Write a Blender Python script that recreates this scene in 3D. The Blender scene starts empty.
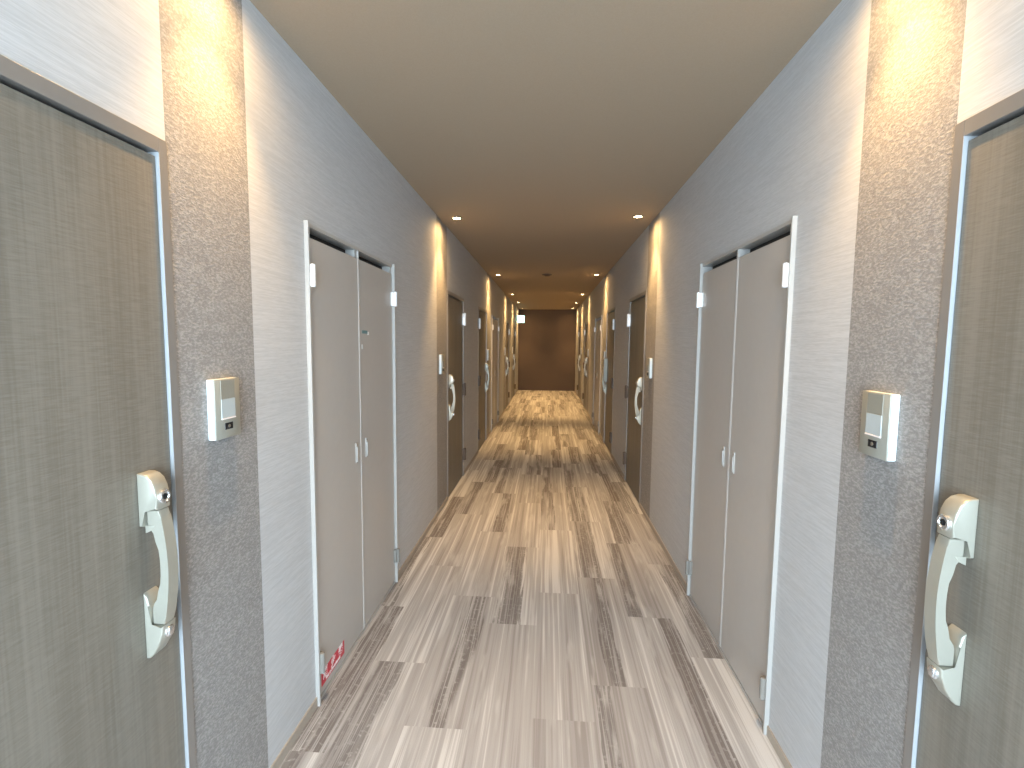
import bpy, bmesh, math, random
from mathutils import Vector, Matrix
S = bpy.context.scene
COL = S.collection
W = 0.9            # half width of the corridor
H = 2.541          # ceiling height
Y0, Y1 = -1.6, 15.5
PI = math.pi

# ------------------------------------------------------------------ materials
class N:
    def __init__(s, name):
        s.m = bpy.data.materials.new(name); s.m.use_nodes = True
        s.t = s.m.node_tree; s.b = s.t.nodes['Principled BSDF']
    def n(s, typ, **kw):
        x = s.t.nodes.new(typ)
        for k, v in kw.items(): setattr(x, k, v)
        return x
    def l(s, a, b): s.t.links.new(a, b)
    def val(s, sock, v):
        if isinstance(v, bpy.types.NodeSocket): s.l(v, sock)
        else: sock.default_value = v
    def math(s, op, a, b=0.0, c=0.0, clamp=False):
        x = s.n('ShaderNodeMath', operation=op, use_clamp=clamp)
        s.val(x.inputs[0], a); s.val(x.inputs[1], b); s.val(x.inputs[2], c)
        return x.outputs[0]
    def ramp(s, v, lo, hi, a=0.0, b=1.0):
        x = s.n('ShaderNodeMapRange', interpolation_type='SMOOTHSTEP')
        s.val(x.inputs[0], v); s.val(x.inputs[1], lo); s.val(x.inputs[2], hi); s.val(x.inputs[3], a); s.val(x.inputs[4], b)
        return x.outputs[0]
    def mix(s, f, a, b, mode='MIX'):
        x = s.n('ShaderNodeMix', data_type='RGBA', blend_type=mode)
        s.val(x.inputs[0], f)
        s.val(x.inputs[6], a if isinstance(a, bpy.types.NodeSocket) else (*a, 1))
        s.val(x.inputs[7], b if isinstance(b, bpy.types.NodeSocket) else (*b, 1))
        return x.outputs[2]
    def pos(s): return s.n('ShaderNodeTexCoord').outputs['Object']
    def scaled(s, v, sc, rot=(0, 0, 0)):
        x = s.n('ShaderNodeMapping'); s.l(v, x.inputs[0]); x.inputs['Scale'].default_value = sc; x.inputs['Rotation'].default_value = rot
        return x.outputs[0]
    def noise(s, v, scale=1.0, detail=3.0, rough=0.5):
        x = s.n('ShaderNodeTexNoise'); s.l(v, x.inputs['Vector']); x.inputs['Scale'].default_value = scale
        x.inputs['Detail'].default_value = detail; x.inputs['Roughness'].default_value = rough
        return x.outputs['Fac']
    def bump(s, h, strength, dist=0.002):
        x = s.n('ShaderNodeBump'); s.l(h, x.inputs['Height']); x.inputs['Strength'].default_value = strength
        x.inputs['Distance'].default_value = dist; s.l(x.outputs[0], s.b.inputs['Normal'])
    def set(s, col=None, rough=None, metal=None, spec=None):
        if col is not None: s.val(s.b.inputs['Base Color'], col if isinstance(col, bpy.types.NodeSocket) else (*col, 1))
        if rough is not None: s.val(s.b.inputs['Roughness'], rough)
        if metal is not None: s.b.inputs['Metallic'].default_value = metal
        if spec is not None: s.b.inputs['Specular IOR Level'].default_value = spec
        return s

def plain(name, col, rough=0.5, metal=0.0, spec=0.5, speck=0.06, scale=60):
    k = N(name); f = k.noise(k.pos(), scale, 3)
    k.set(k.mix(f, [c * (1 - speck) for c in col], [min(1, c * (1 + speck)) for c in col]), rough, metal, spec)
    return k.m

def emit(name, col, strength, base=(0.8, 0.8, 0.8)):
    k = N(name); k.set(base, 0.4)
    k.b.inputs['Emission Color'].default_value = (*col, 1); k.b.inputs['Emission Strength'].default_value = strength
    return k.m

# pale woven wallpaper: fine weft lines that run along the corridor
k = N('pale_wallpaper'); P = k.pos()
a = k.noise(k.scaled(P, (6, 6, 190), (0.05, 0, 0)), 1, 4, 0.6)
b = k.noise(k.scaled(P, (30, 26, 420), (0.12, 0, 0)), 1, 2, 0.5)
f = k.math('ADD', k.math('MULTIPLY', a, .6), k.math('MULTIPLY', b, .4))
k.set(k.mix(k.ramp(f, .36, .64), (.45, .455, .462), (.532, .536, .545)), .8, 0, .25); k.bump(f, .35, .0015)
M_PALE = k.m
# strip wallpaper: coarse grey-brown embossed
k = N('coarse_grey_wallpaper'); P = k.pos()
a = k.noise(k.scaled(P, (125, 105, 230)), 1, 3, .62)
b = k.noise(k.scaled(P, (10, 8, 12)), 1, 3, .5)
f = k.ramp(a, .40, .66)
k.set(k.mix(k.math('ADD', k.math('MULTIPLY', f, .75), k.math('MULTIPLY', b, .25)), (.212, .205, .20), (.375, .363, .353)), .72, 0, .35); k.bump(a, .7, .003)
M_STRIP = k.m
# ceiling
k = N('ceiling_paper'); P = k.pos()
a = k.noise(k.scaled(P, (180, 180, 180)), 1, 3, .6); b = k.noise(k.scaled(P, (300, 40, 40)), 1, 2)
k.set(k.mix(a, (.355, .28, .203), (.41, .33, .245)), .85, 0, .2); k.bump(k.math('ADD', a, b), .25, .002)
M_CEIL = k.m
# end wall
k = N('dark_brown_wallpaper'); P = k.pos(); a = k.noise(k.scaled(P, (40, 40, 160)), 1, 3)
k.set(k.mix(a, (.10, .072, .056), (.135, .10, .08)), .75, 0, .3); k.bump(a, .3, .002)
M_END = k.m
# entrance door leaf: dark woven wood print
k = N('dark_woven_laminate'); P = k.pos()
v = k.noise(k.scaled(P, (30, 120, 2.2)), 1, 4, .6); h = k.noise(k.scaled(P, (12, 22, 300), (.04, 0, 0)), 1, 4, .6)
c = k.noise(k.scaled(P, (8, 18, .9)), 1, 2)
f = k.math('ADD', k.math('ADD', k.math('MULTIPLY', v, .35), k.math('MULTIPLY', h, .4)), k.math('MULTIPLY', c, .25))
k.set(k.mix(k.ramp(f, .36, .64), (.146, .129, .103), (.205, .186, .155)), .5, 0, .5); k.bump(h, .25, .0012)
M_LEAF = k.m
M_CLOSET = plain('taupe_painted_steel', (.46, .43, .40), .42, 0, .45, .03, 25)
M_CFRAME = plain('light_painted_frame', (.41, .40, .38), .4, 0, .5, .02)
M_DFRAME = plain('grey_bronze_frame', (.27, .255, .24), .4, .35, .5, .03)
M_EDGE = plain('daylit_frame_edge', (.42, .44, .46), .5, .3, .5, .03)  # frame tone lightened: daylight on the reveal painted in
M_SILVER = plain('champagne_silver', (.44, .425, .36), .38, .45, .5, .03)
M_CHROME = plain('satin_chrome', (.80, .80, .80), .22, .9, .5, .02)
M_HINGE = plain('daylit_hinge_steel', (.88, .89, .90), .35, .25, .6, .02)  # top hinges, caught daylight painted into the colour
M_HGREY = plain('shaded_hinge_grey', (.24, .23, .21), .55, 0, .3)  # lower closet hinges, painted darker as if out of the daylight
M_DARK = plain('black_plastic', (.015, .016, .018), .25)
M_GAP = plain('gap_shade', (.02, .018, .016), .8)  # near-black paints the shade into the door and closet gaps
M_ICBODY = plain('silver_plastic', (.37, .365, .315), .4, .2, .5, .03)
M_ICSIDE = plain('white_and_daylit_side', (.82, .86, .85), .4, 0, .5, .02)  # white things; on intercom housings it paints in the daylit sides
M_ICCARD = plain('name_card_window', (.44, .49, .50), .2, 0, .5, .02)
M_ICTOP = plain('grey_speaker_panel', (.27, .265, .225), .45, .1, .5, .05, 300)
M_BASE = plain('taupe_vinyl_skirting', (.38, .33, .275), .6, 0, .4, .06)
M_RED = plain('red_film', (.60, .035, .06), .4, 0, .5, .03)
M_WHITE = plain('white_print', (.85, .80, .80), .45, 0, .5, .02)
M_TEAL = plain('teal_tint', (.10, .22, .24), .4)
M_DET = plain('dull_brown', (.10, .07, .05), .6)  # dull brown; on the lower door hinges it paints in shade
M_TRIM = plain('brushed_trim', (.30, .27, .22), .35, .6)
LAMP_E = 45
M_LAMP = emit('lamp_glow', (1.0, .78, .45), LAMP_E)
M_SIGN = emit('sign_face', (.45, 1.0, .86), 5.0)
M_SIGNG = emit('sign_green', (.03, .75, .45), 2.2, (.05, .5, .3))
M_BACK = plain('lobby_wallpaper', (.68, .68, .66), .8)

# carpet planks
k = N('carpet_planks'); P = k.pos()
sp = k.n('ShaderNodeSeparateXYZ'); k.l(P, sp.inputs[0]); X, Yc = sp.outputs[0], sp.outputs[1]
PW = .25
cx = k.math('DIVIDE', k.math('ADD', X, 1.01), PW)          # edges at -.01 + .25 n
ci = k.math('FLOOR', cx); u = k.math('FRACT', cx)
cr = k.n('ShaderNodeValToRGB'); k.l(k.math('DIVIDE', k.math('ADD', ci, .5), 8.0), cr.inputs[0])
cr.color_ramp.interpolation = 'CONSTANT'
offs = [.62, .145, .77, .50, .85, .065, .63, .30]
el = cr.color_ramp.elements
while len(el) < 8: el.new(.5)
for i, o in enumerate(offs): el[i].position = i / 8; el[i].color = (o, o, o, 1)
yy = k.math('SUBTRACT', k.math('ADD', Yc, 20.0), cr.outputs[0])
ri = k.math('FLOOR', yy); vv = k.math('FRACT', yy)
cb = k.n('ShaderNodeCombineXYZ'); k.l(ci, cb.inputs[0]); k.l(ri, cb.inputs[1]); cb.inputs[2].default_value = 3.7
wn = k.n('ShaderNodeTexWhiteNoise', noise_dimensions='3D'); k.l(cb.outputs[0], wn.inputs[0])
sc = k.n('ShaderNodeSeparateColor'); k.l(wn.outputs['Color'], sc.inputs[0]); r1, r2, r3 = sc.outputs
def streak(sx, sy, k1, k2):
    c = k.n('ShaderNodeCombineXYZ')
    k.l(k.math('ADD', k.math('MULTIPLY', u, sx), k.math('MULTIPLY', k1, 137.0)), c.inputs[0])
    k.l(k.math('ADD', k.math('MULTIPLY', Yc, sy), k.math('MULTIPLY', k2, 91.0)), c.inputs[1])
    return c.outputs[0]
med = k.noise(streak(5.5, .45, r1, r2), 1, 3, .55)
fine = k.noise(streak(17, .7, r2, r3), 1, 3, .6)
vfine = k.noise(streak(46, 1.6, r3, r1), 1, 3, .6)
cross = k.noise(streak(11, 46, r1, r3), 1, 3, .6)
pile = k.noise(k.scaled(P, (420, 420, 420)), 1, 2, .6)
tonev = k.math('ADD', k.math('ADD', k.math('MULTIPLY', med, .5), k.math('MULTIPLY', fine, .36)), k.math('MULTIPLY', vfine, .14))
tonev = k.math('ADD', tonev, k.math('MULTIPLY', k.math('SUBTRACT', r3, .5), .10))
base = k.mix(k.ramp(tonev, .36, .50), (.29, .27, .263), (.40, .385, .382))
base = k.mix(k.math('MULTIPLY', k.ramp(tonev, .50, .59), .9), base, (.62, .612, .607))
# dark line clusters, one per marked plank
wob = k.math('MULTIPLY', k.math('SUBTRACT', k.noise(streak(9, 1.3, r2, r1), 1, 3, .65), .5), .55)
dist = k.math('ADD', k.math('ABSOLUTE', k.math('SUBTRACT', u, k.math('ADD', .12, k.math('MULTIPLY', r1, .76)))), wob)
hw = k.math('ADD', .15, k.math('MULTIPLY', r3, .25))
mask = k.math('SUBTRACT', 1.0, k.ramp(dist, k.math('MULTIPLY', hw, .8), hw))
mask = k.math('MULTIPLY', mask, k.math('GREATER_THAN', r2, .22))
mask = k.math('MULTIPLY', mask, k.ramp(k.noise(streak(1.5, .8, r3, r1), 1, 1, .5), .30, .38))
lines = k.ramp(k.math('ADD', k.math('MULTIPLY', fine, .55), k.math('MULTIPLY', vfine, .45)), .43, .52)
holes = k.math('SUBTRACT', 1.0, k.math('MULTIPLY', k.ramp(cross, .54, .66), .42))
dark = k.math('MULTIPLY', k.math('MULTIPLY', mask, k.math('ADD', .12, k.math('MULTIPLY', lines, .88))), holes)
tone = k.mix(r1, (.105, .092, .088), (.18, .16, .152))
colr = k.mix(k.math('MULTIPLY', dark, k.math('ADD', .66, k.math('MULTIPLY', wn.outputs['Value'], .32))), base, tone)
plume = k.math('MULTIPLY', k.ramp(k.noise(streak(3.5, 1.6, r3, r2), 1, 3, .6), .54, .66), .45)
colr = k.mix(plume, colr, (.56, .55, .545))
colr = k.mix(.22, colr, k.mix(k.ramp(pile, .3, .7), (.35, .35, .35), (.65, .65, .65)), 'OVERLAY')
k.set(colr, .9, 0, .2); k.bump(pile, .5, .003)
M_CARPET = k.m

# ------------------------------------------------------------------ mesh helpers
def box(bm, x0, x1, y0, y1, z0, z1, bevel=0.0, mi=0):
    vs = [bm.verts.new((x, y, z)) for x in (x0, x1) for y in (y0, y1) for z in (z0, z1)]
    F = [(0, 1, 3, 2), (4, 6, 7, 5), (0, 4, 5, 1), (2, 3, 7, 6), (0, 2, 6, 4), (1, 5, 7, 3)]
    fs = [bm.faces.new([vs[i] for i in f]) for f in F]
    for f in fs: f.material_index = mi
    if bevel:
        es = list({e for f in fs for e in f.edges})
        r = bmesh.ops.bevel(bm, geom=es, offset=bevel, segments=2, affect='EDGES', profile=.5)
        for f in r['faces']: f.material_index = mi

def prism(bm, pts, y0, y1, bevel=0.0):
    """(x, z) outline extruded along y"""
    a = [bm.verts.new((x, y0, z)) for x, z in pts]; b = [bm.verts.new((x, y1, z)) for x, z in pts]
    n = len(pts); fs = [bm.faces.new(a), bm.faces.new(b[::-1])]
    for i in range(n): fs.append(bm.faces.new((a[i], b[i], b[(i + 1) % n], a[(i + 1) % n])))
    if bevel:
        es = [e for f in fs[:2] for e in f.edges]
        bmesh.ops.bevel(bm, geom=es, offset=bevel, segments=3, affect='EDGES', profile=.5)

def lathe(bm, prof, c, axis='Z', seg=32):
    rings = []
    for r, h in prof:
        ring = []
        for i in range(seg):
            t = 2 * PI * i / seg; p, q = r * math.cos(t), r * math.sin(t)
            o = (p, q, h) if axis == 'Z' else ((h, p, q) if axis == 'X' else (p, h, q))
            ring.append(bm.verts.new((c[0] + o[0], c[1] + o[1], c[2] + o[2])))
        rings.append(ring)
    for A, B in zip(rings, rings[1:]):
        for i in range(seg): bm.faces.new((A[i], A[(i + 1) % seg], B[(i + 1) % seg], B[i]))
    if prof[0][0] > 1e-5: bm.faces.new(rings[0][::-1])
    if prof[-1][0] > 1e-5: bm.faces.new(rings[-1])

def obj(name, bm, mats, parent=None, smooth=False):
    bmesh.ops.remove_doubles(bm, verts=bm.verts, dist=1e-6)
    bmesh.ops.recalc_face_normals(bm, faces=bm.faces)
    me = bpy.data.meshes.new(name); bm.to_mesh(me); bm.free()
    for m in (mats if isinstance(mats, (list, tuple)) else [mats]): me.materials.append(m)
    if smooth:
        for p in me.polygons: p.use_smooth = True
        me.set_sharp_from_angle(angle=math.radians(35))
    o = bpy.data.objects.new(name, me); COL.objects.link(o)
    if parent: o.parent = parent
    return o

def empty(name, loc=(0, 0, 0), rz=0):
    o = bpy.data.objects.new(name, None); COL.objects.link(o); o.empty_display_size = .1
    o.location = loc; o.rotation_euler = (0, 0, rz); return o

def tag(o, label=None, cat=None, group=None, kind=None):
    if label: o['label'] = label
    if cat: o['category'] = cat
    if group: o['group'] = group
    if kind: o['kind'] = kind
    return o

def copy_tree(o, name=None, parent=None):
    c = o.copy(); COL.objects.link(c)
    if name: c.name = name
    if parent:
        c.parent = parent
        c.matrix_parent_inverse = o.matrix_parent_inverse.copy()
    for ch in list(o.children): copy_tree(ch, None, c)
    return c

def text_mesh(body, size, parent, name, mat, place):
    cu = bpy.data.curves.new(name, 'FONT'); cu.body = body; cu.size = size; cu.align_x = 'CENTER'; cu.align_y = 'CENTER'; cu.extrude = .0004; cu.offset = size * .034
    t = bpy.data.objects.new(name, cu); COL.objects.link(t)
    dg = bpy.context.evaluated_depsgraph_get(); me = bpy.data.meshes.new_from_object(t.evaluated_get(dg))
    bpy.data.objects.remove(t); bpy.data.curves.remove(cu)
    me.transform(place); me.materials.clear(); me.materials.append(mat)
    o = bpy.data.objects.new(name, me); COL.objects.link(o); o.parent = parent
    return o

# ------------------------------------------------------------------ layout along the corridor (y)
DOORS = [(0.265, 1.165, 1), (4.49, 5.39, -1), (6.53, 7.43, 1), (10.82, 11.72, -1), (13.07, 13.97, -1)]   # (y0, y1, side of the handle)
STRIPS = [(1.165, 1.495), (4.07, 4.49), (7.43, 7.85), (10.38, 10.82), (12.63, 13.07)]
CLOSETS = [(1.84, 2.905), (8.08, 9.145)]
LAMPS = [1.33, 4.18, 7.62, 10.68, 12.85]
DH, CH = 1.977, 1.953       # opening heights
DEEP = .07

# ------------------------------------------------------------------ shell
bm = bmesh.new(); box(bm, -1.12, 1.12, Y0 - 1.5, Y1 + .12, -.08, 0)
tag(obj('floor', bm, M_CARPET), 'grey and brown striped carpet plank floor', 'floor', kind='structure')
bm = bmesh.new(); box(bm, -1.12, 1.12, Y0 - .0, Y1 + .12, H, H + .1)
tag(obj('ceiling', bm, M_CEIL), 'beige papered corridor ceiling', 'ceiling', kind='structure')
bm = bmesh.new(); box(bm, -1.12, 1.12, Y1, Y1 + .12, 0, H)
tag(obj('wall_end', bm, M_END), 'dark brown wall closing the far end', 'wall', kind='structure')

def build_wall(s, name, label):
    def bx(bm, d0, d1, y0, y1, z0, z1):      # d = distance behind the wall face
        xs = sorted((s * (W + d0), s * (W + d1))); box(bm, xs[0], xs[1], y0, y1, z0, z1)
    bm = bmesh.new()
    bx(bm, DEEP, .22, Y0, Y1, 0, H)
    cuts = [(a, b, 'd') for a, b, _ in DOORS] + [(a, b, 's') for a, b in STRIPS] + [(a, b, 'c') for a, b in CLOSETS]
    cuts.sort(); y = Y0
    for a, b, t in cuts:
        if a > y + 1e-4: bx(bm, 0, DEEP, y, a, 0, H)
        if t == 'd': bx(bm, 0, DEEP, a, b, DH, H)
        if t == 'c': bx(bm, 0, DEEP, a, b, CH, H)
        y = b
    bx(bm, 0, DEEP, y, Y1, 0, H)
    w = tag(obj(name, bm, M_PALE), label, 'wall', kind='structure')
    for a, b in STRIPS:
        bm = bmesh.new(); bx(bm, 0.0, DEEP, a, b, 0, H)
        tag(obj('wallpaper_strip', bm, M_STRIP, w), 'coarse grey-brown wallpaper strip')
    # skirting along the pale and grey wall pieces
    bm = bmesh.new(); y = Y0
    for a, b, t in cuts + [(Y1, Y1, 'e')]:
        if t == 's': continue
        if a > y + 1e-4:
            xs = sorted((s * W, s * (W - .006))); box(bm, xs[0], xs[1], y, a, 0, .04)
        y = b
    tag(obj('baseboard_' + name.split('_')[1], bm, M_BASE), 'low taupe skirting along the %s wall' % name.split('_')[1], 'baseboard', kind='structure')
build_wall(-1, 'wall_left', 'pale papered left corridor wall with grey strips')
build_wall(1, 'wall_right', 'pale papered right corridor wall with grey strips')

# ------------------------------------------------------------------ entrance doors (built for the left wall, +x points into the corridor)
def make_door(hs):
    """origin: wall face, floor, centre of the opening; hs = +1 handle at the +y side"""
    root = empty('door_1'); hw = .45
    bm = bmesh.new()
    for sy in (-1, 1):
        ys = sorted((sy * hw, sy * (hw - .026))); box(bm, -DEEP, .004, ys[0], ys[1], 0, DH, .0012)
    box(bm, -DEEP, .004, -hw + .026, hw - .026, DH - .034, DH, .0012)
    tag(obj('door_frame', bm, M_DFRAME, root), 'grey metal frame')
    bm = bmesh.new(); box(bm, -DEEP, -.056, -hw + .026, hw - .026, 0, DH - .034)
    tag(obj('door_stop', bm, M_GAP, root), 'stop behind the leaf, gap shade painted in')
    bm = bmesh.new(); ys = sorted((hs * (hw - .026), hs * (hw - .0275))); box(bm, -.05, .0046, ys[0], ys[1], 0, DH - .034)
    tag(obj('frame_edge', bm, M_EDGE, root), 'frame edge painted bright as if daylit')
    bm = bmesh.new(); box(bm, -.054, -.004, -hw + .029, hw - .029, .006, DH - .044, .0015)
    tag(obj('door_leaf', bm, M_LEAF, root), 'dark brown woven-look door leaf')
    # hinges on the other jamb, daylight and shade painted into their tones
    for z in (1.75, .98, .25):
        bm = bmesh.new(); yh = -hs * (hw - .020)
        lathe(bm, [(0, -.07), (.009, -.07), (.0145, -.064), (.0145, -.004), (.0125, -.002), (.0125, .002), (.0145, .004), (.0145, .064), (.009, .07), (0, .07)], (.017, yh, z), 'Z', 20)
        box(bm, -.016, .014, min(yh, yh + hs * .028), max(yh, yh + hs * .028), z - .062, z + .062, .001)
        tag(obj('hinge', bm, M_HINGE if z > 1.5 else M_DET, root, True), 'steel top hinge, painted bright as if daylit' if z > 1.5 else 'lower hinge, painted dark as if shaded')
    # pull handle with two mounts, a bowed grip, a lock cylinder and a lock cover
    hx, hy, hz = -.004, hs * (hw - .1115), .972
    def tr(bm):
        bmesh.ops.translate(bm, verts=bm.verts, vec=(hx, hy, hz))
    hb = bmesh.new()
    w = .021
    prism(hb, [(0, .098), (.012, .098), (.013, .138), (.046, .138), (.046, .165), (.043, .190), (.035, .208), (.024, .218), (.011, .222), (0, .222)], -w, w, .004)
    prism(hb, [(0, -.062), (.010, -.072), (.015, -.092), (.015, -.140), (.046, -.140), (.044, -.160), (.032, -.190), (.017, -.214), (.009, -.221), (0, -.222)], -w, w, .004)
    # hooked lip below the upper arm
    prism(hb, [(.012, .082), (.026, .088), (.034, .100), (.012, .100)], -w * .8, w * .8, .001)
    tr(hb); pull = obj('pull_handle', hb, M_SILVER, root, True); tag(pull, 'champagne silver pull handle')
    gb = bmesh.new()
    outer, inner = [], []
    for i in range(15):
        t = i / 14; z = .1365 - t * .275; bul = math.sin(PI * t) ** .85
        outer.append((.046 + .016 * bul, z))
    for i in range(9):
        t = i / 8; z = .082 - t * .160
        inner.append((.030 + .013 * math.sin(PI * t) ** .6, z))
    pts = [(.016, .1365)] + outer + [(.017, -.1385), (.017, -.098), (.024, -.093)] + inner[::-1] + [(.024, .096), (.016, .100)]
    prism(gb, pts, -.0155, .0155, .0032)
    tr(gb); obj('grip', gb, M_SILVER, pull, True)
    lb = bmesh.new()
    lathe(lb, [(.0165, -.006), (.0165, .004), (.0145, .0065), (.0105, .0065), (.0095, .0045), (0, .0045)], (.046, 0, .166), 'X', 28)
    tr(lb); obj('lock_cylinder', lb, M_CHROME, pull, True)
    lb = bmesh.new(); lathe(lb, [(.0068, .0), (.0068, .0052), (0, .0052)], (.046, 0, .166), 'X', 20); box(lb, .0505, .0522, -.001, .001, .161, .171)
    tr(lb); tag(obj('keyhole', lb, M_DARK, pull, True), 'dark keyhole')
    lb = bmesh.new(); lathe(lb, [(.0135, -.022), (.0135, .004), (.0115, .006), (0, .006)], (.042, 0, -.162), 'X', 24)
    box(lb, .044, .0505, -.007, .007, -.1715, -.1525, .002)
    tr(lb); tag(obj('lock_cover', lb, M_CHROME, pull, True), 'bright lock cover')
    return root

mA, mB = make_door(1), make_door(-1)
ORD = ['first', 'second', 'third', 'fourth', 'fifth']
dl = {
 (-1, 0): 'nearest dark woven-look entrance door on the left, cropped by the left edge',
 (1, 0): 'nearest dark woven-look entrance door on the right, cropped by the right edge',
 (-1, 1): 'dark brown entrance door just past the closet bearing the red sticker, left wall',
 (1, 1): 'dark brown entrance door just past the near closet without a sticker, right wall',
 (-1, 2): 'third dark entrance door along the left wall, hinges on its near side',
 (1, 2): 'third dark entrance door on the right, with a pale lock panel by its handle',
 (-1, 3): 'fourth dark entrance door along the left wall, beyond the far closet',
 (1, 3): 'fourth dark entrance door along the right wall, beyond the far closet',
 (-1, 4): 'farthest dark entrance door on the left wall, under the green exit sign',
 (1, 4): 'farthest dark entrance door on the right wall, next to the end wall'}
nd = 0; used = {mA: False, mB: False}; door_at = {}
for i, (a, b, hs) in enumerate(DOORS):
    for s in (-1, 1):
        m = mA if (s == -1) == (hs == 1) else mB          # right wall = left wall turned half round
        o = m if not used[m] else copy_tree(m)
        used[m] = True; nd += 1
        o.name = 'door_%d' % nd
        o.location = (s * W, (a + b) / 2, 0); o.rotation_euler = (0, 0, 0 if s == -1 else PI)
        tag(o, dl[(s, i)], 'door', 'dark entrance doors along the corridor', 'structure'); door_at[(s, i)] = o

# pale lock panel on the third right-hand door (local frame is turned half round)
d = door_at[(1, 2)]
bm = bmesh.new(); box(bm, -.004, .052, -.325, -.245, .945, 1.285, .006)
pp = tag(obj('lock_panel', bm, M_ICBODY, d), 'pale rectangular lock panel')
bm = bmesh.new(); lathe(bm, [(.017, 0), (.017, .012), (.013, .015), (0, .015)], (.052, -.285, 1.13), 'X', 24)
obj('lock_knob', bm, M_CHROME, pp, True)

# ------------------------------------------------------------------ closets
CW = CLOSETS[0][1] - CLOSETS[0][0]
def make_closet():
    root = empty('door_20'); hw = CW / 2; J = .012; PR = .016
    bm = bmesh.new()
    for sy in (-1, 1):
        ys = sorted((sy * hw, sy * (hw - J))); box(bm, -DEEP, PR, ys[0], ys[1], 0, CH + .004, .001)
    box(bm, -DEEP, .004, -hw + J, hw - J, CH - .014, CH, .001)
    box(bm, -DEEP, .002, -hw + J, hw - J, 0, .010)
    tag(obj('closet_frame', bm, M_CFRAME, root), 'light painted closet frame')
    bm = bmesh.new(); box(bm, -DEEP, -.052, -hw + J, hw - J, .010, CH - .014)
    tag(obj('inner_backing', bm, M_GAP, root), 'backing behind the leaves, gap shade painted in')
    top = CH - .052
    for sy in (-1, 1):
        ys = sorted((sy * .0022, sy * (hw - J - .003)))
        bm = bmesh.new(); box(bm, -.034, .0, ys[0], ys[1], .016, top, .0015)
        lf = obj('closet_leaf', bm, M_CLOSET, root)
        bm = bmesh.new(); ye = sorted((sy * .0020, sy * .0075)); box(bm, -.03, .0028 if sy < 0 else .0022, ye[0], ye[1], .016, top)
        tag(obj('edge_strip', bm, M_CLOSET, lf), 'light edge strip')
        # slim flush pull
        bm = bmesh.new(); yp = sy * .066
        box(bm, -.001, .0045, yp - .008, yp + .008, .905, 1.005, .002)
        box(bm, .0045, .010, yp - .0045, yp + .0045, .912, .985, .002)
        tag(obj('pull', bm, M_CFRAME, lf, True), 'slim light pull')
        bm = bmesh.new(); lathe(bm, [(.0045, 0), (.0045, .0025), (0, .0025)], (.0045, yp, .995), 'X', 16); obj('key_slot', bm, M_TRIM, lf, True)
        # catch block at the head of the leaf, in the gap
        bm = bmesh.new(); yb = sorted((sy * (hw - J - .045), sy * (hw - J))) if sy > 0 else sorted((-.05, -.004))
        for q in ([(hw - J - .03, hw - J), (-.034, -.004)] if sy > 0 else []):
            box(bm, -.050, -.004, q[0], q[1], top + .004, CH - .014, .001)
        if sy > 0: box(bm, -.050, .003, -.004, .002, top + .002, CH - .014)
        if sy > 0: obj('catch_block', bm, M_CFRAME, root)
        else: bm.free()
        yh = sy * (hw - .012)
        for z, mt, nm in ((1.752, M_HINGE, 'steel hinge, painted bright as if daylit'), (.178, M_HGREY, 'lower hinge, painted dark as if unlit')):  # one hinge type, upper painted daylit, lower painted unlit
            bm = bmesh.new()
            lathe(bm, [(0, -.044), (.0075, -.044), (.0105, -.041), (.0105, -.0005), (.009, 0), (.0105, .0005), (.0105, .041), (.0075, .044), (0, .044)], (PR + .006, yh - sy * .006, z), 'Z', 20)
            yq = sorted((yh - sy * .004, yh - sy * .024)); box(bm, -.001, .006 + PR * .6, yq[0], yq[1], z - .040, z + .040, .0015)
            tag(obj('hinge', bm, mt, root, True), nm)
    return root
mc = make_closet()
cl = {(-1, 0): 'taupe double closet door on the left wall, with red sticker at its foot',
      (1, 0): 'taupe double closet door on the right wall nearest the viewer, no sticker',
      (-1, 1): 'far taupe double closet door on the left wall, past the third entrance door',
      (1, 1): 'far taupe double closet door on the right wall, past the third entrance door'}
nc = 10; first = True; clo = {}
for i, (a, b) in enumerate(CLOSETS):
    for s in (-1, 1):
        o = mc if first else copy_tree(mc)
        first = False; nc += 1; o.name = 'door_%d' % nc
        o.location = (s * W, (a + b) / 2, 0); o.rotation_euler = (0, 0, 0 if s == -1 else PI)
        tag(o, cl[(s, i)], 'closet door', 'double closet doors', 'structure'); clo[(s, i)] = o

# red extinguisher sticker at the foot of the near left closet; small teal and white patches on its far leaf
d = clo[(-1, 0)]; yc = (CLOSETS[0][0] + CLOSETS[0][1]) / 2
bm = bmesh.new(); box(bm, -.0002, .0008, 1.891 - yc, 2.122 - yc, .046, .110)
st = tag(obj('extinguisher_sticker', bm, M_RED, d), 'red sticker with white lettering')
PL = Matrix(((0, 0, 1, 0), (1, 0, 0, 0), (0, 1, 0, 0), (0, 0, 0, 1)))        # text x -> y, text y -> z, normal -> +x
for q, ch in enumerate('消火器'):
    text_mesh(ch, .047, st, 'lettering', M_WHITE, Matrix.Translation((.0010, 1.925 - yc + q * .0785, .0865)) @ PL)
text_mesh('FIRE EXTINGUISHER', .0165, st, 'lettering', M_WHITE, Matrix.Translation((.0010, 2.0035 - yc, .0575)) @ PL)
bm = bmesh.new(); box(bm, -.0002, .0012, 2.408 - yc, 2.480 - yc, 1.540, 1.556)
lb = tag(obj('teal_patch', bm, M_TEAL, d), 'small teal patch with a white end')
bm = bmesh.new(); box(bm, -.0002, .0014, 2.480 - yc, 2.500 - yc, 1.534, 1.550); obj('patch_end', bm, M_ICSIDE, lb)
bm = bmesh.new(); box(bm, -.0002, .0012, 2.400 - yc, 2.412 - yc, 1.462, 1.486); tag(obj('white_patch', bm, M_ICSIDE, d), 'tiny white patch')

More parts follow.
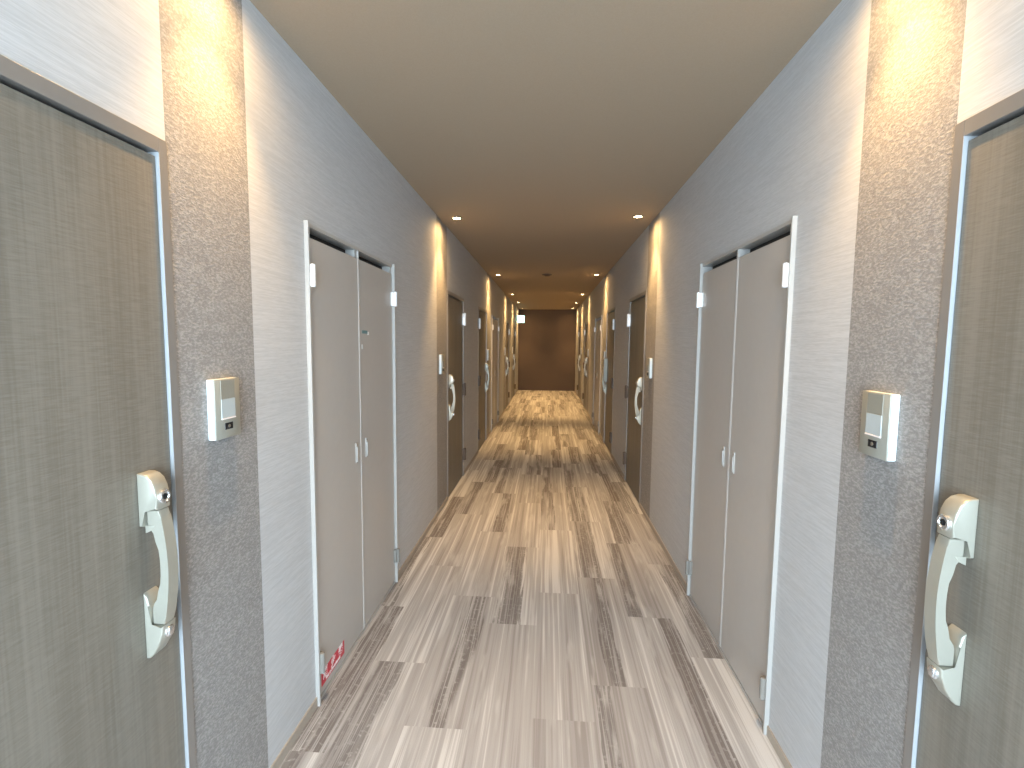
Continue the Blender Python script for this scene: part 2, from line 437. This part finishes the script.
# ------------------------------------------------------------------ intercoms
def make_intercom():
    root = empty('intercom'); a, h, t = .0545, .084, .024
    bm = bmesh.new(); box(bm, 0, t - .004, -a, a, -h, h, .0025); tag(obj('housing', bm, M_ICSIDE, root, True), 'housing, daylit sides painted white')
    bm = bmesh.new(); box(bm, t - .0045, t, -a, a, -h, h, .0018); obj('face_plate', bm, M_ICBODY, root, True)
    bm = bmesh.new(); box(bm, t - .001, t + .0012, -.030, .030, .028, h - .003, .0006); tag(obj('speaker_panel', bm, M_ICTOP, root), 'grey speaker panel')
    bm = bmesh.new(); box(bm, t - .001, t + .0018, -.030, .030, -.026, .0275, .0006)
    p = tag(obj('name_window', bm, M_ICCARD, root), 'pale blue-grey name window')
    bm = bmesh.new(); box(bm, t - .001, t + .0030, -.030, .030, -.030, -.0262, .0006); tag(obj('ledge', bm, M_WHITE, p), 'white ledge')
    bm = bmesh.new(); box(bm, t - .001, t + .0012, -.017, .017, -.060, -.041, .0006); w = tag(obj('call_button', bm, M_DARK, root), 'black call button')
    bm = bmesh.new(); lathe(bm, [(.005, 0), (.005, .0008), (0, .0008)], (t + .0012, 0, -.0505), 'X', 16); obj('button_mark', bm, M_TRIM, w)
    return root
ic = make_intercom(); first = True
where = ['beside the nearest door, above a blue-grey shadow', 'beside the second dark door', 'past the third dark door', 'before the fourth dark door', 'before the farthest dark door']
ipos = [1.324, 4.21, 7.56, 10.62, 12.87]
for i, y in enumerate(ipos):
    for s in (-1, 1):
        o = ic if first else copy_tree(ic)
        first = False
        o.location = (s * W, y, 1.308 if s < 0 else 1.298); o.rotation_euler = (0, 0, 0 if s == -1 else PI)
        tag(o, 'silver-white intercom on the %s grey wall strip %s' % ('left' if s < 0 else 'right', ['beside the nearest door', 'beside the second dark door', 'just past the third dark door', 'before the fourth dark door', 'before the farthest dark door'][i]), 'intercom', 'intercoms beside the entrance doors')

# ------------------------------------------------------------------ downlights
SPOT_E = 24
CORE_E = 125
CORE_A = 74
WARM = (1.0, .60, .235)
def make_light():
    root = empty('downlight')
    bm = bmesh.new(); lathe(bm, [(.032, 0), (.050, 0), (.050, -.003), (.046, -.0065), (.036, -.0065), (.032, -.003), (.032, -.0001)], (0, 0, 0), 'Z', 40)
    obj('trim_ring', bm, M_TRIM, root, True)
    bm = bmesh.new(); lathe(bm, [(0, -.0008), (.0315, -.0008), (.030, -.0025), (.02, -.0042), (0, -.0046)], (0, 0, 0), 'Z', 40)
    tag(obj('lamp', bm, M_LAMP, root, True), 'glowing warm lamp')
    for nm, e, size, bl in (('lamp_core_light', CORE_E, CORE_A, .85), ('lamp_wide_light', SPOT_E, 172, 1.0)):
        la = bpy.data.lights.new(nm, 'SPOT'); la.energy = e; la.color = WARM; la.spot_size = math.radians(size); la.spot_blend = bl; la.shadow_soft_size = .014
        lo = bpy.data.objects.new(nm, la); COL.objects.link(lo); lo.parent = root; lo.location = (0, 0, -.012)
    return root
dlm = make_light(); first = True
core_data = []                     # the rows are not equally bright
for q in (.58, .95, 1.2, 1.55, 1.6, 1.1):
    la = [c for c in dlm.children if c.name.startswith('lamp_core')][0].data.copy(); la.energy = CORE_E * q; core_data.append(la)
pl = ['lighting the nearest grey wall strip, just above the picture', 'before the second dark door', 'past the third dark door', 'before the fourth dark door', 'before the farthest dark door', 'nearest the end wall']
for i, y in enumerate(LAMPS + [14.9]):
    for s in (-1, 1):
        o = dlm if first else copy_tree(dlm)
        first = False; o.location = (s * .75, y, H)
        for ch in o.children:
            if ch.name.startswith('lamp_core'): ch.data = core_data[i]
        tag(o, 'warm downlight on the %s side %s' % ('left' if s < 0 else 'right', pl[i]), 'downlight', 'recessed downlights in two rows')

# ------------------------------------------------------------------ ceiling detector and exit sign
bm = bmesh.new(); lathe(bm, [(.075, 0), (.075, -.006), (.068, -.012), (.045, -.014), (.04, -.022), (.03, -.027), (0, -.028)], (0, 0, 0), 'Z', 40)
o = obj('smoke_detector', bm, M_DET, None, True); o.location = (0, 7.6, H)
tag(o, 'low round dark detector in the middle of the ceiling', 'detector')

root = empty('exit_sign', (-.77, 14.5, 2.19))
bm = bmesh.new(); box(bm, -.107, .107, -.022, .022, -.107, .107, .006); obj('sign_box', bm, M_ICSIDE, root, True)
bm = bmesh.new(); box(bm, -.100, .100, -.0245, -.0215, -.100, .100)
fc = tag(obj('sign_face', bm, M_SIGN, root), 'glowing pale face')
bm = bmesh.new()
def pgon(pts, y0=-.0255, y1=-.0242):
    prism(bm, pts, y0, y1)
lathe(bm, [(.011, 0), (.011, .0012)], (-.012, -.0255, .058), 'Y', 16)
pgon([(-.030, .040), (.006, .046), (.016, .030), (.030, .018), (.026, .010), (.008, .020), (.000, .004), (.016, -.016), (.010, -.052), (-.001, -.050), (.003, -.020), (-.018, -.004), (-.034, -.034), (-.062, -.036), (-.062, -.025), (-.040, -.023), (-.024, .004), (-.016, .026), (-.030, .028), (-.042, .012), (-.051, .018)])
pgon([(.045, -.075), (.060, -.075), (.060, .078), (.045, .078)])
pgon([(-.08, .078), (.045, .078), (.045, .066), (-.08, .066)])
tag(obj('running_figure', bm, M_SIGNG, fc), 'green running figure and doorway')
bm = bmesh.new(); box(bm, -.130, -.104, -.015, .015, -.05, .05, .002); obj('bracket', bm, M_TRIM, root)
tag(root, 'lit green and white exit sign high on the far left wall', 'exit sign')

# ------------------------------------------------------------------ daylight from the open lobby end behind the viewer
wd = bpy.data.worlds.new('World'); S.world = wd; wd.use_nodes = True
bg = wd.node_tree.nodes['Background']; bg.inputs[0].default_value = (.74, .94, 1.10, 1); bg.inputs[1].default_value = 17.6
pa = bpy.data.lights.new('daylight_portal', 'AREA'); pa.shape = 'RECTANGLE'; pa.size = 1.8; pa.size_y = H; pa.cycles.is_portal = True
po = bpy.data.objects.new('daylight_portal', pa); COL.objects.link(po); po.location = (0, Y0 + .01, H / 2); po.rotation_euler = (PI / 2, 0, 0)

# ------------------------------------------------------------------ camera
f, pitch, yaw, roll, cxm, czm = 490.338583, -.0842217502, -.0719137694, -.00931445103, .0291500019, 1.50140767
cy, sy = math.cos(yaw), math.sin(yaw)
fwd = Vector((sy * math.cos(pitch), cy * math.cos(pitch), math.sin(pitch)))
right = Vector((cy, -sy, 0)); down = -right.cross(fwd)
r = right * math.cos(roll) + down * math.sin(roll); dn = -right * math.sin(roll) + down * math.cos(roll)
cam = bpy.data.cameras.new('camera'); co = bpy.data.objects.new('camera', cam); COL.objects.link(co)
cam.sensor_fit = 'HORIZONTAL'; cam.sensor_width = 36; cam.lens = f * 36 / 1024; cam.clip_start = .02; cam.clip_end = 100
co.matrix_world = Matrix(((r.x, -dn.x, -fwd.x, cxm), (r.y, -dn.y, -fwd.y, 0), (r.z, -dn.z, -fwd.z, czm), (0, 0, 0, 1)))
S.camera = co

# ------------------------------------------------------------------ look
vs = S.view_settings; vs.view_transform = 'Standard'; vs.look = 'None'; vs.gamma = 1; vs.use_curve_mapping = False; vs.exposure = 0.0
c = S.cycles; c.use_denoising = True; c.max_bounces = 12; c.diffuse_bounces = 8; c.glossy_bounces = 4; c.sample_clamp_indirect = 6.0
